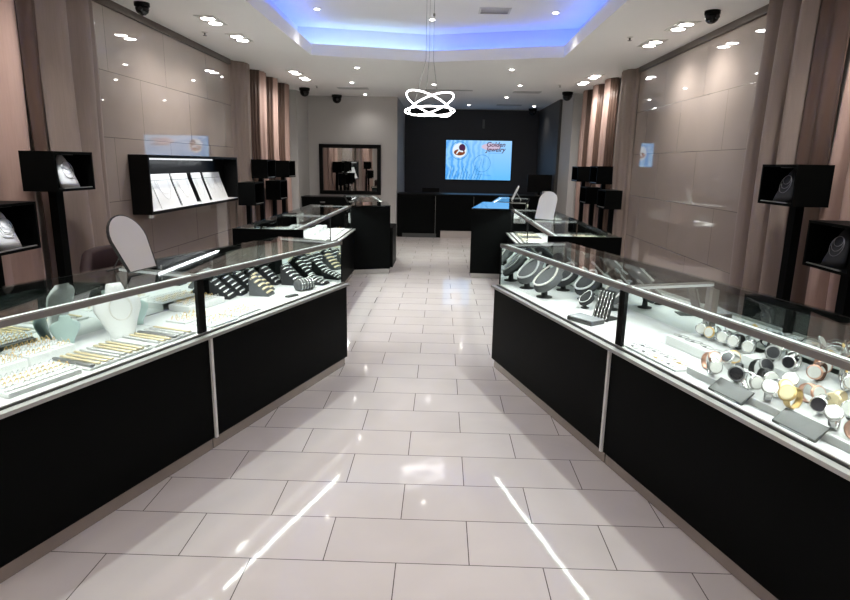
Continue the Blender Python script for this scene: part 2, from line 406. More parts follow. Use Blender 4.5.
D = [(-1.58, 7.94, 3.5, 'in the lit tray on the left'), (1.35, 7.99, 3.5, 'in the lit tray on the right'), (-.17, 8.43, 3.5, 'in the lit tray near the chandelier cables'),
     (-1.34, 9.75, CH, 'just beyond the left end of the tray'), (-1.68, 11.52, CH, 'second beyond the tray on the left'), (-1.68, 13.44, CH, 'above the wall mirror'),
     (-.18, 11.62, CH, 'beyond the chandelier, middle row'), (1.03, 9.73, CH, 'just beyond the right end of the tray'), (1.39, 11.58, CH, 'second beyond the tray on the right'),
     (1.36, 13.6, CH, 'above the back counter, right row'), (.62, 15.4, CH, 'close to the dark back wall, middle'), (2.23, 15.51, CH, 'close to the dark back wall, right'),
     (-1.5, 4.6, 3.5, 'in the near left of the tray, out of view'), (1.3, 4.6, 3.5, 'in the near right of the tray, out of view'), (0, 6.2, 3.5, 'in the tray before the chandelier'),
     (-1.5, .8, CH, 'added as fill near the entrance, left'), (1.3, .8, CH, 'added as fill near the entrance, right'), (0, 2.9, 3.5, 'in the near end of the tray')]  # the two entrance downlights are added as unseen fill
d0 = None
for x, y, z, lb in D:
    lb = 'small round white downlight '+lb
    if d0 is None: d0 = downlight(); d0.location = (x, y, z-.001); d0['label'] = lb; d0['group'] = 'round downlights'
    else: dup(d0, (x, y, z-.001), label=lb)
    lamp('SPOT', (x, y, z-.04), 24 if y < 12 else 15, .03, 1.7 if z > CH else 2.2, .9)
def vent(loc, sx, sy, label):
    t = empty('air_vent', label, 'air vent', loc, group='ceiling air vents')
    MB().box(-sx, sx, -sy, sy, -.004, 0).build('backing', M['ventdark'], t)
    b = MB(); f = .022
    b.box(-sx-f, sx+f, -sy-f, -sy, -.010, 0).box(-sx-f, sx+f, sy, sy+f, -.010, 0).box(-sx-f, -sx, -sy, sy, -.010, 0).box(sx, sx+f, -sy, sy, -.010, 0).build('frame', M['ventwhite'], t)
    b = MB(); k = int(sy*2/.035)
    for i in range(k): b.box(-sx, sx, -sy+.035*i+.004, -sy+.035*i+.020, -.008, -.004, mat=None)
    b.build('slats', M['ventwhite'], t)
vent((.60, 7.95, 3.499), .17, .12, 'white square air vent in the ceiling tray')
vent((-1.79, 12.42, CH-.001), .28, .10, 'slim white air vent in the ceiling before the wall mirror')
vent((1.66, 12.64, CH-.001), .25, .12, 'white air vent in the ceiling right of the middle')
vent((1.60, 15.33, CH-.001), .28, .10, 'slim white air vent close to the dark back wall')
vent((.1, 12.5, CH-.001), .45, .04, 'narrow slot air vent beyond the chandelier')
def dome(loc, label, s=1.):
    t = empty('security_camera', label, 'security camera', loc, group='ceiling security cameras')
    MB().lathe([(.070*s, 0), (.070*s, -.03*s), (.062*s, -.035*s)], 24).build('base', M['blackmetal'], t)
    MB().lathe([(.060*s, -.034*s), (.062*s, -.055*s), (.052*s, -.085*s), (.030*s, -.105*s), (.006*s, -.112*s)], 24).build('dome', M['domeglass'], t)
    MB().lathe([(.018*s, 0), (.018*s, .03*s)], 12, mat=T(.02*s, -.055*s, -.065*s) @ Matrix.Rotation(PI/2, 4, 'X')).build('lens', M['blackgloss'], t)
dome((-2.86, 6.05, CH), 'black dome security camera above the left tiled wall'); dome((2.48, 6.10, CH), 'black dome security camera above the right tiled wall')
dome((-2.77, 12.5, CH), 'black dome security camera at the end of the far left curtains', 1.5); dome((-2.33, 13.7, CH), 'black dome security camera above the wall mirror', 1.6)
dome((2.45, 12.55, CH), 'black dome security camera at the end of the far right curtains', 1.5); dome((2.3, 16.2, CH), 'black dome security camera close to the dark back wall', 1.5)
for x, y, lb in ((-2.76, 7.33, 'between the left twin lights'), (-2.45, 12.15, 'beyond the left twin lights'), (2.08, 7.3, 'beside the right twin lights'), (2.1, 11.5, 'beyond the right twin lights')):
    t = empty('fire_sprinkler', 'small ceiling sprinkler '+lb, 'sprinkler', (x, y, CH))
    MB().lathe([(.035, 0), (.033, -.006), (.012, -.010)], 16).build('escutcheon', M['fitting'], t)
    MB().lathe([(.010, -.01), (.008, -.035), (.024, -.037), (.024, -.040)], 12).build('head', M['cable'], t)

# ------------------------------------------------------------------ chandelier
ch = empty('chandelier', 'glowing white chandelier of interlaced LED loops hanging on thin cables', 'chandelier', (-.155, 7.24, 2.325))
def loop(a, bb, tilt, rot, zoff, ph, name='led_loop'):
    pts = []
    R = Matrix.Rotation(rot, 3, 'Z') @ Matrix.Rotation(tilt, 3, 'X')
    for i in range(72):
        t = 2*PI*i/72
        p = R @ Vector((a*math.cos(t), bb*math.sin(t), .035*math.sin(2*t+ph)))
        pts.append(p+Vector((0, 0, zoff)))
    return MB().tube(pts, .012, 8, closed=True, flat=(.009, .018)).build(name, M['chand'], ch)
def tloop(a, h, ang, dx, dz, dep, ph):
    pts = []
    for i in range(72):
        t = 2*PI*i/72; x = a*math.cos(t); z = h*math.sin(t)
        pts.append((dx+x*math.cos(ang)-z*math.sin(ang), dep*math.sin(t+ph), dz+x*math.sin(ang)+z*math.cos(ang)))
    return MB().tube(pts, .012, 8, closed=True, flat=(.006, .0075)).build('led_loop', M['chand'], ch)
tloop(.285, .066, .03, .0, -.068, .16, .3)
tloop(.275, .088, .42, .02, .012, .13, 1.4)
tloop(.275, .088, -.38, -.01, .012, .13, 2.4)
for dx, dy in ((-.055, .05), (-.015, -.08), (.03, .04)):
    MB().tube([(dx*3.2, dy*2, .04), (dx, dy, .5), (dx, dy, 1.165)], .0022, 5).build('cable', M['cable'], ch)
MB().lathe([(.07, 1.172), (.07, 1.155), (.066, 1.150)], 24).build('canopy', M['fitting'], ch)
MB().lathe([(.012, .98), (.012, .95)], 10, mat=T(.03, .04, 0)).build('cable_grip', M['cable'], ch)

# ------------------------------------------------------------------ display counters
DEP, ZL, ZT = .66, .705, 1.042
LIT = 3.6
def counter(O, rz, L, label, lo='post', hi='post', tall_lo=False, tall_hi=False, mirror_hi=False, mirror_lo=False, lit=LIT, cards=0, tint='mirror'):
    """local x along the counter, y from the customer side (0) to the wall side (DEP)"""
    t = empty('jewelry_display_counter', label, 'display counter', (O[0], O[1], 0), rz)
    xa = .0; xb = L
    MB().box(.002, L-.002, .012, DEP-.01, .08, ZL-.025).build('base_panel', M['black'], t)
    MB().box(.004, L-.004, .036, DEP-.05, 0, .082).build('toe_kick', M['toe'], t)
    b = MB(); b.box(0, L, -.018, .018, ZL-.018, ZL).box(0, L, .036, .046, ZL-.010, ZL+.006).build('ledge_strip', M['alurail2'], t)
    MB().box(0, L, .022, .036, ZL-.02, ZL-.003).build('track', M['blackmetal'], t)
    MB().box(.003, L-.003, .046, DEP-.035, ZL-.02, ZL).build('deck', M['deck'], t)
    # end panels
    y0, y1 = .05, DEP-.02
    if tall_lo: MB().box(0, .022, -.0, DEP, .08, ZT+.002).build('end_panel', M['black'], t)
    if tall_hi: MB().box(L-.022, L, -.0, DEP, .08, ZT+.002).build('end_panel', M['black'], t)
    xl, xr = (.024 if tall_lo else .002), (L-.024 if tall_hi else L-.002)
    # joint strip
    for e, x in ((lo, .0), (hi, L)):
        if e == 'joint':
            s_ = 1 if x == 0 else -1
            b = MB(); xx = sorted((x, x+s_*.009)); b.box(xx[0], xx[1], -.002, .014, .08, ZL-.026).build('joint_strip', M['fitting'], t)
    for e, x in ((lo, xl), (hi, xr)):
        s_ = 1 if x < L/2 else -1; w = .024 if e == 'joint' else .007
        xx = sorted((x, x+s_*w))
        MB().box(xx[0], xx[1], y0, y0+(.022 if e == 'joint' else .008), ZL, ZT-.03).build('post', M['blackmetal'], t)
        if e == 'joint':
            MB().box(xx[0], xx[1], y1-.03, y1-.006, ZL, ZT-.03).build('post', M['alurail'], t)
    # top frame
    b = MB()
    b.box(xl, xr, y0-.004, y0+.020, ZT-.027, ZT).build('front_rail', M['alurail'], t)
    b = MB(); b.box(xl, xr, y1-.018, y1+.004, ZT-.034, ZT-.001).build('back_rail', M['blackmetal'], t)
    b = MB(); b.box(xl, xl+.014, y0+.022, y1-.018, ZT-.02, ZT-.002).box(xr-.014, xr, y0+.022, y1-.018, ZT-.02, ZT-.002).build('cross_rail', M['alu'], t)
    b = MB(); b.box(xl+.02, xr-.02, y0+.040, y0+.052, ZT-.012, ZT-.003).build('light_strip', M['led'], t)
    b = MB(); b.box(xl+.015, xl+.024, y0+.04, y1-.03, ZT-.02, ZT-.008).box(xr-.024, xr-.015, y0+.04, y1-.03, ZT-.02, ZT-.008).build('light_strip', M['ledsoft'], t)
    MB().box(xl+.001, xr-.001, y0+.001, y1, ZT+.0005, ZT+.0065).build('top_glass', M['glass'], t)
    MB().box(xl+.003, xr-.003, y0+.006, y0+.010, ZL, ZT-.027).build('front_glass', M['glass'], t)
    # mirrored sliding doors at the back
    mid = L/2
    for k, (a, c) in enumerate(((xl+.01, mid+.03), (mid-.03, xr-.01))):
        dd = MB().box(a, c, y1-.008-.008*k, y1-.003-.008*k, ZL, ZT-.034).build('sliding_door', M[tint], t)
        MB().box((a+c)/2-.03, (a+c)/2+.03, y1-.001, y1+.003, ZL+.12, ZL+.14).build('door_handle', M['alu'], dd)
    if mirror_hi:
        MB().box(xr-.006, xr, y0+.01, y1-.02, ZL, ZT-.036).build('end_mirror', M['mirror'], t)
        MB().box(xr, xr+.0015, y0+.01, y1-.02, ZL-.01, ZT-.002).build('end_cover', M['blackmetal'], t)
    if mirror_lo:
        MB().box(xl, xl+.006, y0+.01, y1-.02, ZL, ZT-.036).build('end_mirror', M['mirror'], t)
        MB().box(xl-.0015, xl, y0+.01, y1-.02, ZL-.01, ZT-.002).build('end_cover', M['blackmetal'], t)
    # case lighting
    Mw = T(O[0], O[1], 0) @ Rz(rz)
    p = Mw @ Vector((L/2, y0+.045, ZT-.015)); lamp('AREA', p, lit*1.5*L/1.64, (L-.06, .009), col=(.96, 1, .97), rot=(-.35, 0, rz))
    p = Mw @ Vector((L/2, DEP*.55, ZT-.012)); lamp('AREA', p, lit*.75*L/1.64, (L-.1, .22), col=(.96, 1, .97), rot=(0, 0, rz))
    return Mw
dL = Vector((.345, 1.)).normalized(); aL = math.atan2(dL.y, dL.x)
J = Vector((-1.275, 3.21)); UL = 1.64
O1 = J-dL*UL
NL = counter(O1, aL, UL, 'near left glass jewelry counter unit holding white busts and gold bracelets', 'end', 'joint')
NL2 = counter(J, aL, UL, 'left glass jewelry counter unit holding striped bracelet stands', 'joint', 'end', mirror_hi=True)
dR = Vector((-.302, 1.)).normalized(); JR = Vector((.938, 3.17)); UR = 1.72
aR = math.atan2(-dR.y, -dR.x)
OR2 = JR+dR*UR
NR2 = counter(OR2, aR, UR, 'right glass jewelry counter unit holding grey necklace busts', 'end', 'joint', mirror_lo=True)
NR = counter(JR, aR, UR, 'near right glass jewelry counter unit full of wristwatches', 'joint', 'end')
# middle counters, straight along the room
M1 = counter((-1.27, 5.52), PI/2, 1.66, 'middle left glass counter unit with black near end panel', 'end', 'end', tall_lo=True, lit=9)
M2 = counter((-1.27, 7.19), PI/2, 1.66, 'middle left glass counter unit adjoining the tall black corner block', 'end', 'end', lit=9)
M3 = counter((.97, 7.08), -PI/2, 1.66, 'middle right glass counter unit with black near end panel', 'end', 'end', tall_hi=True, lit=9)
M4 = counter((.97, 8.75), -PI/2, 1.66, 'middle right glass counter unit adjoining the tall black corner block', 'end', 'end', lit=9)
# corner blocks (solid black) and the far glass counters
def block(name, pts, z1, label, lip=False, ledge_pts=None):
    t = empty(name, label, 'counter', (pts[0][0], pts[0][1], 0))
    o = Vector(pts[0]); P = [(Vector(p)-o) for p in pts]; c = sum(P, Vector((0, 0)))/len(P)
    MB().poly([(p.x, p.y, .08) for p in P], h=(0, 0, z1-.10)).build('body', M['black'], t)
    MB().poly([(c.x+(p.x-c.x)*1.012, c.y+(p.y-c.y)*1.012, z1-.02) for p in P], h=(0, 0, .02)).build('worktop', M['blackgloss'], t)
    MB().poly([(c.x+(p.x-c.x)*.93, c.y+(p.y-c.y)*.93, 0) for p in P], h=(0, 0, .082)).build('toe_kick', M['alu'], t)
    return t
LB = block('corner_counter', [(-1.33, 8.88), (-.76, 9.08), (-.90, 9.98), (-1.42, 9.92)], ZT, 'tall black corner counter at the end of the middle left cases')
MB().box(.50, .605, .26, .95, .09, .70).build('side_panel', M['black'], LB)
block('corner_counter', [(.45, 8.84), (1.06, 8.80), (1.16, 10.25), (.72, 10.40)], ZT, 'tall black corner counter with glossy top at the end of the middle right cases')
F1 = counter((-.90, 10.02), PI/2+.19, 1.75, 'farthest left glass counter before the wall mirror', 'end', 'end', lit=8)
F2 = counter((1.10, 12.05), -PI/2-.17, 1.60, 'farthest right glass counter before the back counter', 'end', 'end', lit=8)
# low black cabinet at the left
t = empty('low_cabinet', 'low black cabinet under the wall mirror', 'cabinet', (-3.0, 13.0, 0))
MB().box(0, 1.05, 0, .45, .0, .90).build('body', M['black'], t); MB().box(-.01, 1.06, -.01, .46, .90, .93).build('top', M['blackmetal'], t)
MB().box(.40, .50, -.012, -.0, .80, .83).build('handle', M['steel'], t)
# back counter
t = empty('reception_counter', 'long black reception counter below the television', 'counter', (-1.0, 13.85, 0))
MB().box(0, 3.5, .0, .7, .0, .96).build('body', M['black'], t); MB().box(-.0, 3.52, -.02, .72, .96, .99).build('worktop', M['blackmetal'], t)
for k in range(1, 4): MB().box(.87*k, .87*k+.006, -.004, 0, .05, .95).build('panel_joint', M['steel'], t)
MB().box(.12, .9, -.012, 0, .0, .09).build('toe_plate', M['ventdark'], t)
MB().box(1.0, 1.75, -.03, 0, .0, .16).build('toe_plate', pbr('toe_light', (.42, .37, .35), .3), t)
# objects on / behind it
t = empty('computer_monitor', 'black desktop monitor on the right end of the reception counter', 'monitor', (2.27, 14.25, .99))
MB().box(-.28, .28, -.02, .02, .07, .47, bev=.006).build('screen', M['blackmetal'], t); MB().box(-.03, .03, -.01, .03, .01, .15).box(-.11, .11, -.07, .09, 0, .012).build('stand', M['blackmetal'], t)
t = empty('computer_monitor', 'black desktop monitor low behind the left of the television wall', 'monitor', (-.25, 14.3, .99))
MB().box(-.2, .2, -.02, .02, .02, .12).build('screen', M['blackmetal'], t)
t = empty('receipt_printer', 'small white receipt printer beside the monitor', 'printer', (2.42, 14.05, .99))
MB().box(-.09, .09, -.10, .10, 0, .10, bev=.01).build('body', M['fitting'], t); MB().box(-.06, .06, -.1, -.09, .02, .05, bev=.003).build('paper_slot', M['ventdark'], t)

# television
tv = empty('television', 'wall mounted television showing a blue jewelry advertisement', 'television', (.985, YB-.06, 1.775))
W2, H2 = .885, .52
MB().box(-W2-.02, W2+.02, 0, .06, -H2-.02, H2+.02, bev=.006).build('frame', M['blackmetal'], tv)
MB().box(-W2, W2, -.003, .0, -H2, H2).build('screen', M['screen'], tv); TVR = tv; tv = bpy.data.objects[-1] if False else [o for o in tv.children if o.name.startswith('screen')][0]
b = MB()
for i in range(13):
    x0 = -.86+i*.075; pts = [(x0+.02*k*(1+.1*i)*.6, -.0045, -.50+.07*k+.012*math.sin(i+k)) for k in range(3+(i*7) % 4)]
    b.tube(pts, .008, 5)
b.build('feather_pattern', M['scrblue'], tv)
b = MB(); b.tube([(.10+.225*math.cos(2*PI*i/40), -.005, -.08+.225*math.sin(2*PI*i/40)) for i in range(40)], .006, 5, closed=True)
b.tube([(.03, -.005, -.2), (.09, -.005, .04)], .005, 5).tube([(.12, -.005, -.2), (.15, -.005, .06)], .005, 5).build('ring_emblem', M['scrblue'], tv)
MB().tube([(-.52+.235*math.cos(2*PI*i/40), -.005, .25+.235*math.sin(2*PI*i/40)) for i in range(40)], .007, 5, closed=True).build('picture_ring', M['scrblue'], tv)
RX = Matrix.Rotation(PI/2, 4, 'X')
MB().lathe([(.19, 0), (.19, .002)], 32, mat=T(-.52, -.004, .25) @ RX).build('picture_disc', M['scrwhite'], tv)
b = MB(); b.lathe([(.15, 0), (.15, .002)], 24, mat=T(-.52, -.007, .20) @ RX, sy=.55); b.build('picture_hand', M['scrbrown'], tv)
b = MB(); b.lathe([(.10, 0), (.10, .002)], 24, mat=T(-.45, -.009, .32) @ RX, sx=.9); b.build('picture_dark', M['scrdark'], tv)
b = MB(); b.tube([(-.6, -.012, .16), (-.53, -.012, .26), (-.57, -.012, .40)], .022, 6); b.tube([(-.53, -.012, .24), (-.42, -.012, .22)], .022, 6); b.build('picture_swan', M['scrwhite'], tv)
b = MB(); b.lathe([(.26, 0), (.26, .001)], 24, mat=T(.33, -.003, .36) @ RX, sy=.35); b.build('pink_cloud', M['scrpink'], tv)
b = MB(); b.tube([(.26, -.006, .195), (.62, -.006, .195)], .004, 4).tube([(-.05, -.006, -.37), (.35, -.006, -.40)], .004, 4); b.build('caption_line', M['scrblue'], tv)
def text(body, size, loc, parent, m, name='lettering', rot=(PI/2, 0, 0), shear=.25, ext=.001):
    c = bpy.data.curves.new(name, 'FONT'); c.body = body; c.size = size; c.align_x = 'CENTER'; c.align_y = 'CENTER'; c.extrude = ext; c.shear = shear; c.offset = size*.018
    o = bpy.data.objects.new(name, c); COL.objects.link(o); o.parent = parent; o.location = loc; o.rotation_euler = rot
    c.materials.append(m)
    bpy.context.view_layer.update(); me = bpy.data.meshes.new_from_object(o.evaluated_get(bpy.context.evaluated_depsgraph_get()))
    q = bpy.data.objects.new(name, me); COL.objects.link(q); q.parent = parent; q.location = loc; q.rotation_euler = rot
    bpy.data.objects.remove(o); q.name = name; return q
text('Golden', .17, (.45, -.008, .415), tv, M['scrdark']); text('Jewelry', .17, (.45, -.008, .285), tv, M['scrdark'])
t = empty('wall_sensor', 'small pale sensor on the dark wall above the television', 'sensor', (1.09, YB-.02, 2.74))
MB().box(-.03, .03, -.02, .02, -.13, .10, bev=.01).build('body', pbr('sensor_grey', (.16, .17, .17), .5), t)

# wall mirror
t = empty('wall_mirror', 'black framed wall mirror on the light grey far wall', 'mirror', (-2.08, 13.86, 1.50))
b = MB(); w, h, f = .70, .555, .085
b.box(-w, w, -.01, .04, h-f, h, bev=.004).box(-w, w, -.01, .04, -h, -h+f, bev=.004).box(-w, -w+f, -.01, .04, -h+f, h-f, bev=.004).box(w-f, w, -.01, .04, -h+f, h-f, bev=.004).build('frame', M['blackmetal'], t)
MB().box(-w+f, w-f, .012, .018, -h+f, h-f).build('mirror_glass', M['wallmirror'], t)

# ------------------------------------------------------------------ lofted busts
def ell(w, d, z, yo=0, n=16, front=1., p=1.0):
    out = []
    for i in range(n):
        a = 2*PI*i/n; c, s = math.cos(a), math.sin(a)
        c = abs(c)**p*(1 if c > 0 else -1)
        out.append((w*c, yo+(d*front if s < 0 else d*.5)*s, z))
    return out
def bust(kind, m, s=1.):
    """front faces -y"""
    b = MB()
    if kind == 'white':      # upright shield bust with shoulders and neck
        prof = [(.0, .060, .05), (.03, .062, .045), (.08, .085, .035), (.14, .112, .032), (.18, .112, .034), (.205, .085, .034), (.22, .048, .032), (.25, .040, .030), (.262, .034, .024)]
        b.loft([ell(w*s, d*s, z*s, -.02*s+z*.22*s) for z, w, d in prof])
    elif kind == 'tall':     # slim tapering neck form with rounded top
        prof = [(0, .075, .04), (.04, .072, .036), (.10, .060, .030), (.16, .047, .026), (.20, .033, .022), (.225, .018, .016), (.235, .006, .008)]
        b.loft([ell(w*s, d*s, z*s, z*.35*s) for z, w, d in prof])
    elif kind == 'lean':     # reclining velvet bust, rounded chest, open neck on top
        prof = [(.0, .018, .012), (.012, .050, .026), (.035, .075, .036), (.07, .094, .040), (.11, .100, .040), (.145, .088, .038), (.165, .058, .036), (.18, .046, .034), (.20, .044, .032)]
        b.loft([ell(w*s, d*s, z*s, 0) for z, w, d in prof], mat=T(0, -.05*s, .035*s) @ Matrix.Rotation(-.85, 4, 'X'))
    return b
def beadloop(w, h, s=1., n=44, y=-.05, r=.0055, tilt=0., z0=.03, neck=.035):
    pts = []
    for i in range(n):
        t = 2*PI*i/n
        pts.append(Vector((w*math.sin(t), y, z0+h*.5+h*.5*math.cos(t)*(1 if math.cos(t) > 0 else 1.0))))
    return pts
def necklace(name, frame, pts, r, m, label, group=None, beads=False):
    b = MB()
    if beads:
        for p in pts: bmesh.ops.create_icosphere(b.bm, subdivisions=1, radius=r, matrix=Matrix.Translation(p))
        for f in b.bm.faces: f.smooth = True
    else: b.tube(pts, r, 6, closed=True)
    o = b.build(name, m); o.matrix_world = frame; tag(o, label, 'necklace', group); return o

# ------------------------------------------------------------------ display boxes on posts
def dbox(xf, y1, z0, z1, side, label, bl=True, mk='bust'):
    sg = 1 if side == 'left' else -1     # opening faces +x on the left wall, -x on the right wall
    w = .47; dp = .25
    t = empty('display_box', label, 'display box', (xf, y1-w, 0), group='black display boxes on posts')
    X = lambda a, b_: sorted((-sg*a, -sg*b_))
    b = MB(); th = .018
    x0, x1 = X(0, dp)
    b.box(x0, x1, 0, th, z0, z1).box(x0, x1, w-th, w, z0, z1).box(x0, x1, th, w-th, z0, z0+th).box(x0, x1, th, w-th, z1-th, z1)
    xx = X(dp-th, dp); b.box(xx[0], xx[1], th, w-th, z0+th, z1-th)
    b.build('case', M['black'], t)
    xx = X(.14, .20); MB().box(xx[0], xx[1], w*.41, w*.59, .0, z0).build('post', M['black'], t)
    xx = X(.04, .26); MB().box(xx[0], xx[1], w*.12, w*.88, 0, .012).build('base_plate', M['blackmetal'], t)
    xx = X(.005, .018); MB().box(xx[0], xx[1], w*.2, w-.03, z0+th, z0+th+.006).build('floor_lip', M['alu'], t)
    xx = X(.05, .10); MB().box(xx[0], xx[1], w*.35, w*.65, z1-th-.008, z1-th).build('light', M['ventdark'], t)
    lamp('SPOT', (xf-sg*.07, y1-w*.5, z1-.03), 2.2 if bl else .5, .02, 1.8, .7, rot=(0, 0, 0), col=(.95, .97, 1))
    if mk == 'bust':
        s = 1.05 if z1-z0 > .27 else .95
        fr = T(xf-sg*.09, y1-.175, z0+th) @ Rz(sg*(PI/2)-sg*.35+(0 if sg > 0 else 0))
        bm2 = M['white'] if bl else M['darkvelvet']; o = bust('tall', bm2, s).build('necklace_bust', bm2); o.matrix_world = fr  # dark material stands in for the dim light in the right boxes
        sh = label.split(', ')[1].replace(' one of the', ' box of the')
        tag(o, ('white' if bl else 'dark')+' tapering necklace bust inside the '+sh, 'bust', 'white busts inside the display boxes')
        for k, (ww, hh) in enumerate(((.030, .06), (.038, .09), (.045, .12))):
            pts = [Vector((ww*math.sin(2*PI*i/30), -.034+.30*(.19-hh*.5-hh*.5*-math.cos(2*PI*i/30)-.02) if False else -.036*s+.35*(.185-hh*.5+hh*.5*math.cos(2*PI*i/30))*s, (.185-hh*.5+hh*.5*math.cos(2*PI*i/30))*s)) for i in range(30)]
            necklace('necklace', fr, pts, .0016, M['steel'], '%s fine silver chain on the bust inside the %s' % (('short', 'middle', 'long')[k], sh), 'chains on the boxed busts')
    return t
dbox(-2.70, 4.69, 1.42, 1.70, 'left', 'black open display box on a post, upper one of the near left pair')
dbox(-2.70, 3.97, 1.06, 1.37, 'left', 'black open display box on a post, lower one of the near left pair')
dbox(-2.70, 9.91, 1.39, 1.68, 'left', 'black display box, upper nearer one by the far left curtains', False, None)
dbox(-2.70, 11.25, 1.38, 1.67, 'left', 'black display box, upper farther one by the far left curtains', False, None)
dbox(-2.70, 9.22, 1.02, 1.35, 'left', 'black display box, lower nearer one by the far left curtains', False, None)
dbox(-2.70, 10.63, 1.02, 1.34, 'left', 'black display box, lower farther one by the far left curtains', False, None)
dbox(2.45, 4.77, 1.41, 1.70, 'right', 'black open display box on a post, upper one of the near right pair', False)
dbox(2.45, 4.08, 1.04, 1.34, 'right', 'black open display box on a post, lower one of the near right pair', False)
dbox(2.45, 11.63, 1.39, 1.66, 'right', 'black display box, upper farther one by the far right curtains', False, None)
dbox(2.45, 10.22, 1.39, 1.67, 'right', 'black display box, upper nearer one by the far right curtains', False, None)
dbox(2.45, 10.85, 1.04, 1.32, 'right', 'black display box, lower farther one by the far right curtains', False, None)
dbox(2.45, 9.62, 1.04, 1.32, 'right', 'black display box, lower nearer one by the far right curtains', False, None)

# ------------------------------------------------------------------ wall niche case with white necklace pads
t = empty('display_case', 'long black wall display case lit inside on the left tiled wall', 'display case', (LW+.03, 6.08, 1.10))
Wn, Hn, Dn, th = 2.68, .60, .20, .03
b = MB(); b.box(0, Dn, 0, Wn, 0, th).box(0, Dn, 0, Wn, Hn-th, Hn).box(0, Dn, 0, th, th, Hn-th).box(0, Dn, Wn-th, Wn, th, Hn-th).box(0, .015, th, Wn-th, th, Hn-th)
b.build('case', M['blackmetal'], t)
MB().box(.03, .13, .08, Wn*.72, Hn-th-.02, Hn-th-.002, bev=.006).build('light_strip', M['nicheled'], t)
MB().box(.02, Dn-.005, th, Wn-th, th, th+.008).build('shelf_liner', M['white'], t)
lamp('AREA', (LW+.03+.10, 6.08+Wn*.40, 1.10+Hn-th-.02), 7, (.02, Wn*.7), col=(.93, .96, 1))
for k, (ya, yb) in enumerate(((.04, .30), (.325, .80), (.86, 1.28), (1.43, 1.70), (1.80, 2.06), (2.065, 2.36))):
    o = MB(); 
    y0_, y1_ = ya, yb
    t2 = empty('necklace_pad', 'white slanted necklace pad, %s from the near end of the wall case' % ('first', 'second', 'third', 'fourth', 'fifth', 'sixth')[k], 'necklace pad', (LW+.03, 6.08, 1.10+th+.008), group='white pads in the wall case')
    b = MB(); b.poly([(.16, y0_, 0), (.16, y1_, 0), (.055, y1_, .29), (.055, y0_, .29)], h=(-.012, 0, 0)).build('slanted_face', M['white'], t2)
    b = MB(); b.poly([(.054, y0_, .295), (.054, y1_, .295), (.04, y1_, .36), (.04, y0_, .36)], h=(-.012, 0, 0)).build('header', M['white'], t2)
    b = MB()
    for q in range(2):
        yc = (y0_+y1_)/2; r = (y1_-y0_)*(.28+.1*q)
        b.tube([(.163-.34*(.30-(.04+.05*q)-(.24-.09*q)*abs(math.cos(PI*i/16)))*.0-.105*z_/.31, yc+r*math.cos(PI*i/16), z_) for i in range(17) for z_ in [.29-(.20-.06*q)*math.sin(PI*i/16)]], .0018, 4)
    o = b.build('necklace_chain', M['chainlight']); o.matrix_world = T(LW+.03, 6.08, 1.10+th+.008)
    tag(o, 'fine silver chain on the %s white pad of the wall case' % ('first', 'second', 'third', 'fourth', 'fifth', 'sixth')[k], 'necklace', 'chains on the wall case pads')

# ------------------------------------------------------------------ countertop mirrors
def arch(w, h, n=14, tp=1.):
    r = w; pts = [(-w*tp, 0), (w*tp, 0)]
    for i in range(n+1):
        a = PI*i/n; pts.append((r*math.cos(a), h-r+r*math.sin(a)))
    return pts
def ctmirror(fr, w, h, face, edge, label, tp=1.):
    t = empty('countertop_mirror', label, 'mirror'); t.matrix_world = fr
    P = arch(w, h, tp=tp); tilt = Matrix.Rotation(-.42, 4, 'X')
    b = MB(); b.poly([tilt @ Vector((x, 0, z+.012)) for x, z in P], h=tuple(tilt.to_3x3() @ Vector((0, .012, 0)))); b.build('backing', edge, t)
    P2 = arch(w*.93, h*.965, tp=tp); b = MB(); b.poly([tilt @ Vector((x, -.002, z+.016)) for x, z in P2], h=tuple(tilt.to_3x3() @ Vector((0, .0015, 0)))); b.build('mirror_glass', face, t)
    b = MB(); b.tube([tilt @ Vector((0, .012, h*.6)), (0, h*.62, .006)], .003, 6).box(-w*.4, w*.4, h*.60, h*.63, 0, .004).build('stand', edge, t)
ctmirror(T(-1.635, 3.24, ZT+.0075) @ Rz(PI/2-.21), .142, .325, M['mirrorgrey'], M['blkleather'], 'round topped mirror with painted grey reflection and black edge leaning on the near left counter', .78)
ctmirror(T(1.19, 7.02, ZT+.0075) @ Rz(-.55), .11, .34, M['white'], M['white'], 'white round topped mirror standing on the middle right counter')
ctmirror(T(1.27, 11.0, ZT+.0075) @ Rz(-PI/2), .09, .27, M['white'], M['white'], 'small white framed mirror on the farthest right counter')

# red chair behind left counter
t = empty('armchair', 'dark red rounded chair behind the near left counter', 'chair', (-2.33, 4.25, 0), .5)
b = MB()
secs = []
for i in range(15):
    a = PI*(-.15+1.3*i/14); r = .21; h = .97+.055*math.sin(PI*i/14) if 2 < i < 12 else .80+.06*min(i, 14-i)
    cx, cy = r*math.cos(a), r*math.sin(a); ux, uy = math.cos(a), math.sin(a)
    secs.append([(cx-ux*.035, cy-uy*.035, .45), (cx+ux*.035, cy+uy*.035, .45), (cx+ux*.045, cy+uy*.045, h-.03), (cx+ux*.02, cy+uy*.02, h), (cx-ux*.02, cy-uy*.02, h), (cx-ux*.035, cy-uy*.035, h-.03)])
b.loft(secs).build('backrest', M['red'], t)
MB().lathe([(.20, .42), (.245, .45), (.25, .50), (.22, .53), (.02, .535)], 24).build('seat', M['red'], t)
for sx in (-1, 1):
    for sy in (-1, 1): MB().tube([(sx*.15, sy*.15, .43), (sx*.2, sy*.2, .0)], .014, 8).build('leg', M['blackmetal'], t)

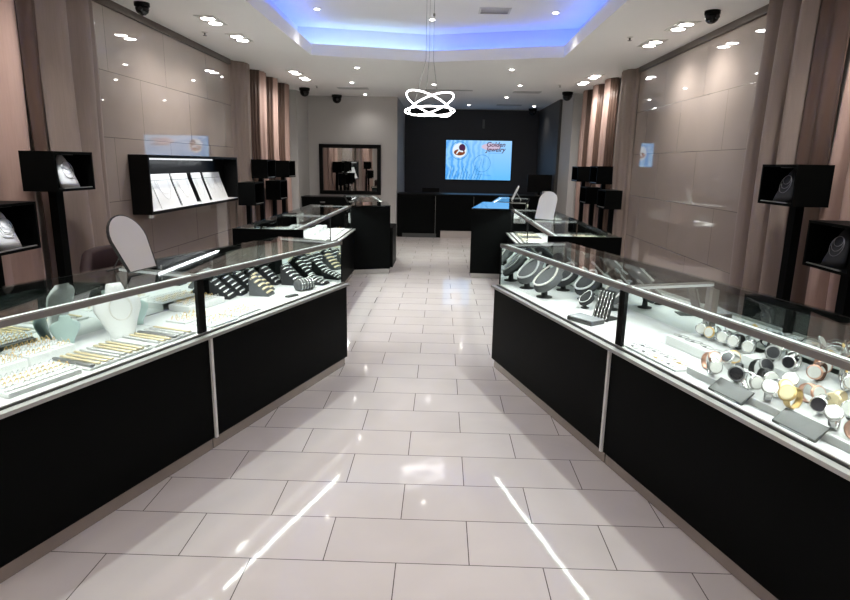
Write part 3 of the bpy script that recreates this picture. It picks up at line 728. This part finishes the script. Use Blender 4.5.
# ------------------------------------------------------------------ merchandise: left near unit (local frame NL, deck top ZL)
DK = ZL+.0005
def place(o, F, x, y, z=DK, rz=0, rx=0, s=1):
    o.matrix_world = F @ T(x, y, z) @ Rz(rz) @ Matrix.Rotation(rx, 4, 'X') @ Matrix.Diagonal((s, s, s, 1))
def shortbust(kind, m, F, x, y, rz, s, label, grp):
    o = bust(kind, m, s).build('necklace_bust', m); place(o, F, x, y, DK, rz); tag(o, label, 'bust', grp); return o
BR = []   # white ramps with bracelets, laid across the counter
def bracelet_mesh(m, L_=.20, r=.0045, wave=.0):
    b = MB(); pts = [(wave*math.sin(i*1.7), L_*(i/12-.5), .006+.001*math.cos(i*2.2)) for i in range(13)]
    return b.tube(pts, r, 6, flat=(r*1.6, r*.8)).build('bracelet', m)
ramps = [(.93, 1.30, .085), (1.32, 1.62, .085)]
pads = []
for k, (xa_, xb_, y_) in enumerate(ramps):
    p = MB().box(0, xb_-xa_, 0, .27, 0, .014, bev=.004).build('bracelet_tray', M['white']); place(p, NL, xa_, y_, DK)
    tag(p, 'flat white bracelet tray at the front of the near left case, %s' % ('nearer one' if k == 0 else 'beside black post'), 'tray')
xb = 0.95; k = 0
protoB = {}
while xb < 1.60:
    if .0 <= xb-1.29 < .05: xb += .035; continue
    kk = 'dark' if k in (0, 13) else ('gold' if (k % 5 in (1, 2, 3)) else 'silver')
    mm = {'dark': M['steel'], 'gold': M['palegold'], 'silver': M['chainlight']}[kk]
    lab = {'dark': 'dark grey flat bracelet laid on the white tray in the near left case', 'gold': 'yellow gold flat bracelet laid on a white tray in the near left case', 'silver': 'silver flat bracelet laid on a white tray in the near left case'}[kk]
    if kk not in protoB:
        o = bracelet_mesh(mm, .255, .0062 if kk != 'dark' else .008); protoB[kk] = o
    else: o = protoB[kk].copy(); COL.objects.link(o)
    place(o, NL, xb, .215, DK+.0155, random.uniform(-.04, .04)); tag(o, lab, 'bracelet', kk+' bracelets in the near left case')
    xb += .037; k += 1
shortbust('white', M['white'], NL, 1.40, .40, -.35, 1.12, 'white upright necklace bust in the middle of the near left case', None)
pts = [Vector((.058*math.sin(2*PI*i/46), -.070+(.17+.06*math.cos(2*PI*i/46))*.22+.01, .17+.066*math.cos(2*PI*i/46))) for i in range(46)]
necklace('pearl_necklace', NL @ T(1.40, .40, DK) @ Rz(-.35), pts, .0045, M['pearl'], 'pearl necklace on the white bust in the near left case', beads=True)
o = shortbust('white', M['mint'], NL, 1.62, .53, 2.2, .72, 'bust with painted greenish shade to the right behind the white bust', None)
o = shortbust('white', M['mint'], NL, 1.18, .54, 2.6, .62, 'bust with painted greenish shade to the left behind the white bust', None)
# ring trays: slotted white blocks and rings
def ring_mesh(m, r=.0095):
    b = MB(); pts = [(r*math.cos(2*PI*i/12), 0, r*math.sin(2*PI*i/12)) for i in range(12)]
    b.tube(pts, .0017, 5, closed=True)
    bmesh.ops.create_icosphere(b.bm, subdivisions=1, radius=.0035, matrix=Matrix.Translation((0, 0, r+.002)))
    return b.build('ring', m)
R0 = {'gold': ring_mesh(M['gold']), 'silver': ring_mesh(M['chainlight'])}
firstR = {'gold': True, 'silver': True}
def addring(kind, F, x, y, z, rz, lab, grp):
    if firstR[kind]: o = R0[kind]; firstR[kind] = False
    else: o = R0[kind].copy(); COL.objects.link(o)
    place(o, F, x, y, z, rz, .3); tag(o, lab, 'ring', grp)
for tno, (x0, y0, w, d, rows) in enumerate(((.56, .10, .34, .20, 4), (.50, .36, .34, .22, 4), (.87, .39, .24, .20, 4), (1.62-.42+.36, .30, .07, .30, 2))):
    if tno == 3: continue
    b = MB(); h = (.022, .05, .045)[tno]
    b.box(0, w, 0, d, 0, h, bev=.004)
    for r in range(rows): b.box(.006, w-.006, .02+r*d/rows, .02+r*d/rows+.018, h, h+.006, bev=.002)
    p = b.build('ring_tray', M['white']); place(p, NL, x0, y0)
    where = ('front left', 'back left', 'middle')[tno]
    tag(p, 'white slotted ring tray at the %s of the near left case' % where, 'ring tray', 'ring trays in the near left case')
    for r in range(rows):
        for c in range(int(w/.026)):
            if random.random() < .1: continue
            kd = 'gold' if (r+tno) % 3 != 0 else 'silver'
            addring(kd, NL, x0+.016+c*.026, y0+.029+r*d/rows, DK+h+.011, PI/2+random.uniform(-.2, .2), 'small %s ring in the white tray at the %s of the near left case' % (kd, where), '%s rings in the %s tray' % (kd, where))
# ---- left far unit (frame NL2)
def earring_mat(): pass
for tno, (x0, y0) in enumerate(((.10, .07), (.36, .09), (.10, .27))):
    p = MB().box(0, .23, 0, .15, 0, .012, bev=.003).build('earring_card', M['white']); place(p, NL2, x0, y0)
    wh = ('front, beside the black post', 'front, second from the black post', 'behind, beside the black post')[tno]
    tag(p, 'flat white jewelry card of the left counter, '+wh, 'display card', 'jewelry cards')
    for r in range(3):
        for c in range(6):
            addring('gold' if (c+r) % 4 else 'silver', NL2, x0+.025+c*.036, y0+.03+r*.045, DK+.022, random.uniform(0, 3), 'tiny %s ring on the white card at the %s' % ('gold' if (c+r) % 4 else 'silver', wh), 'rings on the white card '+wh)
def wedge(w, d, h, m, name='bracelet_stand'):
    b = MB(); b.poly([(-w/2, 0, 0), (-w/2, d, 0), (-w/2, d, h), (-w/2, d-.012, h+.006), (-w/2, 0, .012)], h=(w, 0, 0)); return b.build(name, m)
def band_mesh(w, m, r=.008):
    b = MB(); n_ = 9; pts = [((i/(n_-1)-.5)*w, 0, .012*math.sin(PI*i/(n_-1))) for i in range(n_)]
    b.tube(pts, r, 6, flat=(r, r*.5)); return b.build('bracelet', m)
wset = {}
def stand(F, x, y, rz, w, d, h, nb, mm, bm_, label, blabel, grp):
    s_ = wedge(w, d, h, mm); place(s_, F, x, y, DK, rz); tag(s_, label, 'bracelet stand', 'slanted bracelet stands in the left case')
    ang = math.atan2(h-.012, d)
    key = (w, bm_.name)
    for i in range(nb):
        f = (i+.6)/nb
        if key not in wset: o = band_mesh(w*1.02, bm_, .0085); wset[key] = o
        else: o = wset[key].copy(); COL.objects.link(o)
        o.matrix_world = F @ T(x, y, DK) @ Rz(rz) @ T(0, d*f-.004, .014+(h-.012)*f) @ Matrix.Rotation(ang, 4, 'X')
        tag(o, blabel, 'bracelet', grp)
ordn = ['first', 'second', 'third', 'fourth', 'fifth', 'sixth', 'seventh', 'eighth', 'ninth', 'tenth']
for k, (x, y, rz, mm, bb) in enumerate(((.80, .47, .25, 'darkvelvet', 'silver'), (.93, .47, .25, 'darkvelvet', 'silver'), (.99, .28, .2, 'greyvelvet', 'palegold'), (1.11, .36, .2, 'greyvelvet', 'palegold'),
                                        (1.09, .49, .2, 'darkvelvet', 'silver'), (1.23, .48, .2, 'darkvelvet', 'silver'), (1.36, .46, .1, 'darkvelvet', 'silver'), (1.41, .29, .1, 'darkvelvet', 'silver'), (1.53, .38, .0, 'darkvelvet', 'silver'), (1.50, .12, .0, 'darkvelvet', 'silver'))):
    bn = 'silver' if bb == 'silver' else 'gold'
    stand(NL2, x, y, rz, .105, .15, .13 if k != 9 else .06, 5, M[mm], M[bb], '%s slanted bracelet stand, %s from the black post in the left case' % ('black' if mm == 'darkvelvet' else 'grey', ordn[k]),
          '%s bracelet across the %s slanted stand from the black post' % (bn, ordn[k]), '%s bracelets on the %s slanted stand' % (bn, ordn[k]))
def bolster(F, x, y, rz, r, L_, nb, label, blabel, grp, bm_):
    b = MB(); prof = [(.6*r, -L_/2), (.93*r, -L_/2+.006), (r, -L_/2+.015), (r, L_/2-.015), (.93*r, L_/2-.006), (.6*r, L_/2)]
    b.lathe(prof, 24, mat=T(0, 0, r) @ Matrix.Rotation(PI/2, 4, 'Y')); o = b.build('bangle_bolster', M['greyvelvet']); place(o, F, x, y, DK, rz); tag(o, label, 'bolster')
    for i in range(nb):
        xx = (-.5+(i+.5)/nb)*(L_-.03)
        b = MB(); pts = [(xx, (r+.003)*math.cos(2*PI*j/28), r+(r+.003)*math.sin(2*PI*j/28)+.0) for j in range(28)]
        b.tube(pts, .004, 6, closed=True, flat=(.004, .006)); q = b.build('bangle', bm_); place(q, F, x, y, DK, rz); tag(q, blabel, 'bangle', grp)
bolster(NL2, 1.26, .17, -.35, .042, .16, 5, 'grey cylindrical bangle bolster at the front of the left case', 'silver bangle around the grey bolster at the front of the left case', 'bangles on the front bolster', M['silver'])
o = MB().box(0, .34, 0, .17, 0, .04, bev=.004).build('ring_tray', M['white']); place(o, NL2, .33, .44); tag(o, 'raised white ring tray at the back of the left case, behind the flat cards', 'ring tray')
for r in range(3):
    for c in range(12): addring('gold' if (c*r) % 3 else 'silver', NL2, .35+c*.026, .47+r*.05, DK+.051, PI/2, 'tiny %s ring on the raised white tray at the back of the left case' % ('gold' if (c*r) % 3 else 'silver'), '%s rings on the raised back tray' % ('gold' if (c*r) % 3 else 'silver'))
o = MB().box(-.05, .05, -.02, .02, 0, .012, bev=.003).build('name_block', M['signgrey']); place(o, NL2, 1.02, .13, DK, -.2); tag(o, 'small dark grey sign block before the bolster', 'sign block')

# ---- right far unit: reclining necklace busts
def leanbust(F, x, y, rz, s, m, label, bead=False, beadm=None, nlabel=None):
    t = empty('necklace_bust', label, 'bust'); t.matrix_world = F @ T(x, y, DK) @ Rz(rz)
    bust('lean', m, s).build('velvet_form', m, t)
    MB().lathe([(.048*s, 0), (.048*s, .005), (.020*s, .012), (.016*s, .05*s), (.022*s, .07*s)], 20).build('stand', M['blkleather'], t)
    nn = 46; pts = []
    for i in range(nn):
        a = 2*PI*i/nn; c = math.cos(a); w = .068*s*math.sin(a)*(1-.15*c); z = (.105+.088*c)*s
        dd = .040*s*math.sqrt(max(.05, 1-(w/(.105*s))**2))
        pts.append(Vector((w, -dd-.004, z)))
    mt = T(0, -.05*s, .035*s) @ Matrix.Rotation(-.85, 4, 'X')
    pts = [mt @ p for p in pts]
    necklace('necklace', t.matrix_world.copy(), pts, .0078*s, beadm or M['pearl'], nlabel, beads=bead)
    return t
for k, (x, y, rz, s, m, bm_) in enumerate(((.17, .22, .25, 1.2, 'greyvelvet', 'silverb'), (.50, .21, .15, 1.25, 'greyvelvet', 'pearl'), (.30, .47, .3, 1.1, 'darkvelvet', 'silverb'),
                                           (.63, .47, .2, 1.1, 'darkvelvet', 'silverb'), (.95, .49, .2, 1.0, 'greyvelvet', 'pearl'))):
    wh = ('in front, closest to the far end', 'in front, second from the far end', 'in back, closest to the far end', 'in back, second from the far end', 'in back, third from the far end')[k]
    leanbust(NR2, x, y, rz, s, M[m], '%s velvet bust %s of the right case' % ('grey' if m == 'greyvelvet' else 'black', wh), True, M[bm_], '%s bead necklace on right case bust %s' % ('white' if bm_ == 'pearl' else 'silver', wh))
leanbust(NR2, .88, .33, .2, .6, M['darkvelvet'], 'small black bust behind the earring board in the right case', True, M['silver'], 'short silver necklace on the small black bust')
# chain board and box
t = empty('earring_board', 'black slanted board with rows of silver chains beside the black post', 'display board'); t.matrix_world = NR2 @ T(1.20, .25, DK) @ Rz(.30-PI*0)
tl = Matrix.Rotation(-.30, 4, 'X')
MB().box(-.062, .062, 0, .012, 0, .20, mat=tl).build('board', M['blkleather'], t)
b = MB()
for i in range(5):
    xx = -.05+i*.025; b.tube([tl @ Vector((xx+.004*math.sin(j*2.1), -.004, .012+j*.011)) for j in range(17)], .0042, 5)
b.build('chain_rows', M['silver'], t)
MB().box(-.05, .05, .02, .14, 0, .006).build('foot', M['blkleather'], t)
t = empty('gift_box', 'flat black and silver box in front of the chain board', 'box'); t.matrix_world = NR2 @ T(1.22, .14, DK) @ Rz(.32)
MB().box(-.10, .10, -.06, .06, 0, .026, bev=.002).build('box_base', M['signgrey'], t); MB().box(-.098, .098, -.058, .058, .0262, .032, bev=.002).build('lid', M['dialsilver'], t)
o = MB().poly([(-.06, -.05, 0), (.07, -.02, 0), (.05, .05, 0), (-.06, .04, 0)], h=(0, 0, .003)).build('price_card', M['white']); place(o, NR2, .82, .24); tag(o, 'thin white card lying beside the busts of the right case', 'card')

# ---- right near unit: wristwatches
for k, (x0, x1, y0, y1, h) in enumerate(((.02, .50, .34, .60, .05), (.02, .45, .075, .30, .012), (.50, 1.62, .40, .60, .085), (.47, 1.62, .12, .38, .035))):
    b = MB(); b.box(x0, x1, y0, y1, 0, h, bev=.004); o = b.build('display_riser', M['white']); place(o, NR, 0, 0)
    tag(o, 'white display riser in the watch case, '+('low back one beside the black post', 'flat one at the front beside the black post', 'tall one along the back', 'low one along the front')[k], 'riser')
def watch_protos():
    P = {}
    def mk(band, case, dial, s=1.):
        t = empty('wristwatch', 'x', 'watch')
        b = MB(); n_ = 26; pts = []
        for i in range(n_+1):
            a = -PI/2+.30+(2*PI-.60)*i/n_
            pts.append((0, .026*math.cos(a)*s+.0, .033*math.sin(a)*s))
        # band loop lies in the yz plane, dial faces -z side rotated to the front
        pts = [(x, y, z) for x, y, z in pts]
        b.tube(pts, .003, 6, flat=(.009*s, .0018)).build('band', band, t)
        rt = T(0, 0, -.034*s) @ Matrix.Rotation(PI, 4, 'X')
        MB().lathe([(.016*s, -.003), (.021*s, -.001), (.022*s, .003), (.020*s, .006), (.0185*s, .0065)], 20, mat=rt).build('case', case, t); cs = [o for o in COL.objects if o.parent == t and o.name.startswith('case')][0]
        MB().lathe([(.0175*s, .0068), (.017*s, .0074)], 20, mat=rt).build('dial', dial, cs)
        return t
    P['steel'] = mk(M['silver'], M['silver'], M['dialwhite']); P['steelblack'] = mk(M['silver'], M['silver'], M['dialblack'])
    P['gold'] = mk(M['gold'], M['gold'], M['dialgold'], 1.1); P['rose'] = mk(M['rose'], M['rose'], M['dialwhite'])
    P['blk'] = mk(M['blkleather'], M['silver'], M['dialwhite'], 1.05); P['blkblk'] = mk(M['blkleather'], M['steel'], M['dialblack'], 1.1); P['brn'] = mk(M['brnleather'], M['rose'], M['dialwhite'], 1.05)
    P['two'] = mk(M['silver'], M['gold'], M['dialwhite']); P['pale'] = mk(M['palegold'], M['palegold'], M['dialgold'])
    return P
WP = watch_protos(); usedW = set()
WL = {'steel': 'silver bracelet wristwatch with white dial', 'steelblack': 'silver bracelet wristwatch with black dial', 'gold': 'yellow gold wristwatch with gold dial', 'rose': 'rose gold wristwatch with white dial',
      'blk': 'black leather strap wristwatch with white dial', 'blkblk': 'black strap wristwatch with black dial', 'brn': 'brown leather strap wristwatch with white dial', 'two': 'silver bracelet wristwatch with gold case', 'pale': 'pale gold bracelet wristwatch with gold dial'}
def watch(kind, x, y, z, rz, tilt, where, F=NR, s=1.):
    # dial turned up and towards the customer side
    fr = F @ T(x, y, z+.029*s) @ Rz(rz) @ Matrix.Rotation(-PI/2-tilt, 4, 'X') @ Matrix.Diagonal((s, s, s, 1))
    lab = WL[kind]+' '+where
    if kind not in usedW: usedW.add(kind); o = WP[kind]; o.matrix_world = fr
    else:
        o = dup(WP[kind], (0, 0, 0)); o.matrix_world = fr
    o['label'] = lab; o['group'] = WL[kind]+'es '+where
seq = ['rose', 'steel', 'steelblack', 'brn', 'blk', 'steel', 'two', 'blkblk', 'steel', 'steel', 'steelblack', 'steel', 'blk', 'steelblack', 'steel', 'pale']
H1, H2b = DK+.0355, DK+.0855
k = 0
front = [(.53, .19), (.60, .15), (.58, .28), (.70, .20), (.68, .33), (.78, .27), (.80, .17), (.90, .22), (.86, .33), (.97, .30), (1.00, .19), (1.08, .25), (1.06, .35), (1.16, .31), (1.20, .17), (1.27, .24), (1.26, .35), (1.36, .30), (1.40, .19), (1.46, .27), (1.47, .35), (1.55, .18), (1.56, .31), (.52, .31), (.92, .15), (1.30, .16)]
for i, (x, y) in enumerate(front):
    kd = seq[(i*5+3) % 16] if i not in (0, 3, 10) else ('rose', 'blkblk', 'gold')[(0, 3, 10).index(i)]
    watch(kd, x, y, H1, random.uniform(.1, 1.5), random.uniform(.15, .9), 'on the low front riser of the right case', s=1.45)
for i in range(17):
    x = .56+i*.064; y = .445 if i % 2 else .52
    watch(seq[(i*3+4) % 16], x, y, H2b, random.uniform(.2, 1.3), random.uniform(.1, .7), 'on the tall back riser of the right case', s=1.4)
for i in range(5): watch(('steel', 'two', 'steel', 'blk', 'steel')[i], .08+i*.085, .53, DK+.0505, random.uniform(.3, .9), .2, 'on the low back riser beside the black post', s=1.4)
for i, (x, y) in enumerate(((.62, .10), (.75, .095), (1.38, .10), (1.50, .11))):
    pass
# flat pendants on the white risers
def pendant(m):
    b = MB(); b.tube([(.05*math.cos(a), .018*math.sin(a), 0) for a in [2*PI*i/20 for i in range(20)]], .0013, 4, closed=True); b.box(-.008, .008, -.02, -.006, -.001, .004, bev=.001); return b.build('pendant', m)
PD = {'silver': pendant(M['steel']), 'gold': pendant(M['gold'])}; fP = {'silver': 1, 'gold': 1}
i = 0
for r in range(3):
    for c in range(4):
        i += 1; kd = 'gold' if i in (3, 8) else 'silver'
        if fP[kd]: o = PD[kd]; fP[kd] = 0
        else: o = PD[kd].copy(); COL.objects.link(o)
        yy = .11+r*.06 if r < 2 else .40; place(o, NR, .07+c*.10, yy, DK+(.0145 if r < 2 else .0525), random.uniform(-.5, .5)); tag(o, 'small %s pendant chain lying on the white riser beside the black post' % ('dark silver' if kd == 'silver' else 'gold'), 'pendant', kd+' pendants on the white riser')
def sign(F, x, y, rz, w, label):
    t = empty('brand_sign', label, 'sign'); t.matrix_world = F @ T(x, y, DK+.036) @ Rz(rz)
    b = MB(); b.poly([(-w/2, 0, 0), (-w/2, .085, .0), (-w/2, .085, .010), (-w/2, .006, .008), (-w/2, 0, .004)], h=(w, 0, 0)).build('plaque', M['signgrey'], t)
    MB().box(-w*.32, w*.45, -.004, -.001, -.010, .004).build('front_strip', M['steel'], t)
    MB().box(-w*.16, w*.42, -.0055, -.004, -.006, -.001).build('silver_lettering_bar', M['silver'], t)
# the two plaques rest on the front of the low riser
for x, lb in ((.77, 'dark grey tilted plaque at the front of the watch case, nearer the black post'), (1.12, 'dark grey tilted plaque at the front of the watch case, farther from the black post')):
    t = empty('brand_plaque', lb, 'plaque'); t.matrix_world = NR @ T(x, .075, DK)
    w = .19
    MB().poly([(-w/2, 0, .010), (-w/2, .06, .052), (-w/2, .064, .047), (-w/2, .010, 0), (-w/2, 0, 0)], h=(w, 0, 0)).build('plaque', M['signgrey'], t)
    MB().box(-w*.30, w*.36, -.0015, 0, .003, .007).build('silver_bar', M['silver'], t)

# ---- middle counters merchandise (small in the picture)
def slab_card(F, x, y, w, d, h, m, label, grp, rz=0):
    o = MB().box(-w/2, w/2, -d/2, d/2, 0, h, bev=.003).build('jewelry_tray', m); place(o, F, x, y, DK, rz); tag(o, label, 'tray', grp)
for F, nm in ((M1, 'first middle left'), (M2, 'second middle left'), (M3, 'first middle right'), (F1, 'farthest left'), (F2, 'farthest right')):
    for i in range(5):
        slab_card(F, .22+i*.30, .20, .22, .16, .02, M['white'], 'white jewelry tray in the front row of the %s case' % nm, 'front trays of the %s case' % nm)
        slab_card(F, .22+i*.30, .45, .20, .14, .06, M['white'], 'white raised jewelry tray in the back row of the %s case' % nm, 'back trays of the %s case' % nm)
        for c in range(4):
            addring('gold' if c % 2 else 'silver', F, .15+i*.30+c*.045, .20+random.uniform(-.04, .04), DK+.030, random.uniform(0, 3), 'tiny %s ring on a front tray of the %s case' % ('gold' if c % 2 else 'silver', nm), '%s rings of the %s case' % ('gold' if c % 2 else 'silver', nm))
for i in range(3): slab_card(M1, .35+i*.5, .09, .07, .012, .035, M['signgrey'], 'small dark card standing at the front of the first middle left case', 'dark cards of the middle left case')
for i, (mm, nm) in enumerate((('signgrey', 'dark grey'), ('cream', 'cream'), ('signgrey', 'dark grey'), ('cream', 'cream'), ('white', 'white'))):
    slab_card(M4, .20+i*.27, .22, .22, .28, .03, M[mm], '%s flat jewelry tray, %s from the tall block in the second middle right case' % (nm, ordn[i]), 'trays of the second middle right case')
for i, (x, y) in enumerate(((.95, .18), (1.05, .42))):
    o = bust('white', M['blkleather'], .95).build('necklace_bust', M['blkleather']); place(o, M3, x, y, DK, .25); tag(o, 'black upright necklace bust in the middle right case, %s one' % ('aisle side' if i == 0 else 'wall side'), 'bust')
    pts = [Vector((.05*math.sin(2*PI*j/30), -.055+(.14+.06*math.cos(2*PI*j/30))*.2, .14+.055*math.cos(2*PI*j/30))) for j in range(30)]
    necklace('pearl_necklace', M3 @ T(x, y, DK) @ Rz(.25), pts, .004, M['pearl'], 'pearl necklace on the black bust, %s one' % ('aisle side' if i == 0 else 'wall side'), beads=True)

# ------------------------------------------------------------------ added fill behind the camera: unseen ceiling panels and an area lamp
for x in (-1.2, 1.2):
    t = empty('ceiling_panel_light', 'flat white panel light added as fill near the entrance, %s one' % ('left' if x < 0 else 'right'), 'ceiling light', (x, -1.2, CH))
    MB().box(-.3, .3, -.6, .6, -.02, -.001).build('frame', M['fitting'], t); MB().box(-.28, .28, -.58, .58, -.023, -.0201).build('diffuser', emis('panel', (1, .97, .93), 6), t)
lamp('AREA', (0, -1.2, CH-.06), 16, (3.0, 1.4), col=(1, .96, .92))
# dim grey world background, ambient fill
w = bpy.data.worlds.new('world'); S.world = w; w.use_nodes = True
w.node_tree.nodes['Background'].inputs[0].default_value = (.5, .5, .52, 1); w.node_tree.nodes['Background'].inputs[1].default_value = .3

# ------------------------------------------------------------------ camera
cd = bpy.data.cameras.new('cam'); cam = bpy.data.objects.new('camera', cd); COL.objects.link(cam); S.camera = cam
cd.sensor_width = 36; cd.lens = 600/850*36; cd.clip_start = .05
pitch, yaw, roll = math.radians(12.797), math.radians(1.3546), .018
f = Vector((-math.sin(yaw)*math.cos(pitch), math.cos(yaw)*math.cos(pitch), -math.sin(pitch)))
r = Vector((math.cos(yaw), math.sin(yaw), 0)); u = r.cross(f)
r2 = r*math.cos(roll)+u*math.sin(roll); u2 = -r*math.sin(roll)+u*math.cos(roll)
m = Matrix((r2, u2, -f)).transposed().to_4x4(); m.translation = (0, 0, 1.66); cam.matrix_world = m
S.view_settings.view_transform = 'Standard'; S.view_settings.look = 'None'; S.view_settings.exposure = 0
S.cycles.max_bounces = 10; S.cycles.transparent_max_bounces = 16; S.cycles.sample_clamp_indirect = 6
S.cycles.caustics_reflective = False; S.cycles.caustics_refractive = False
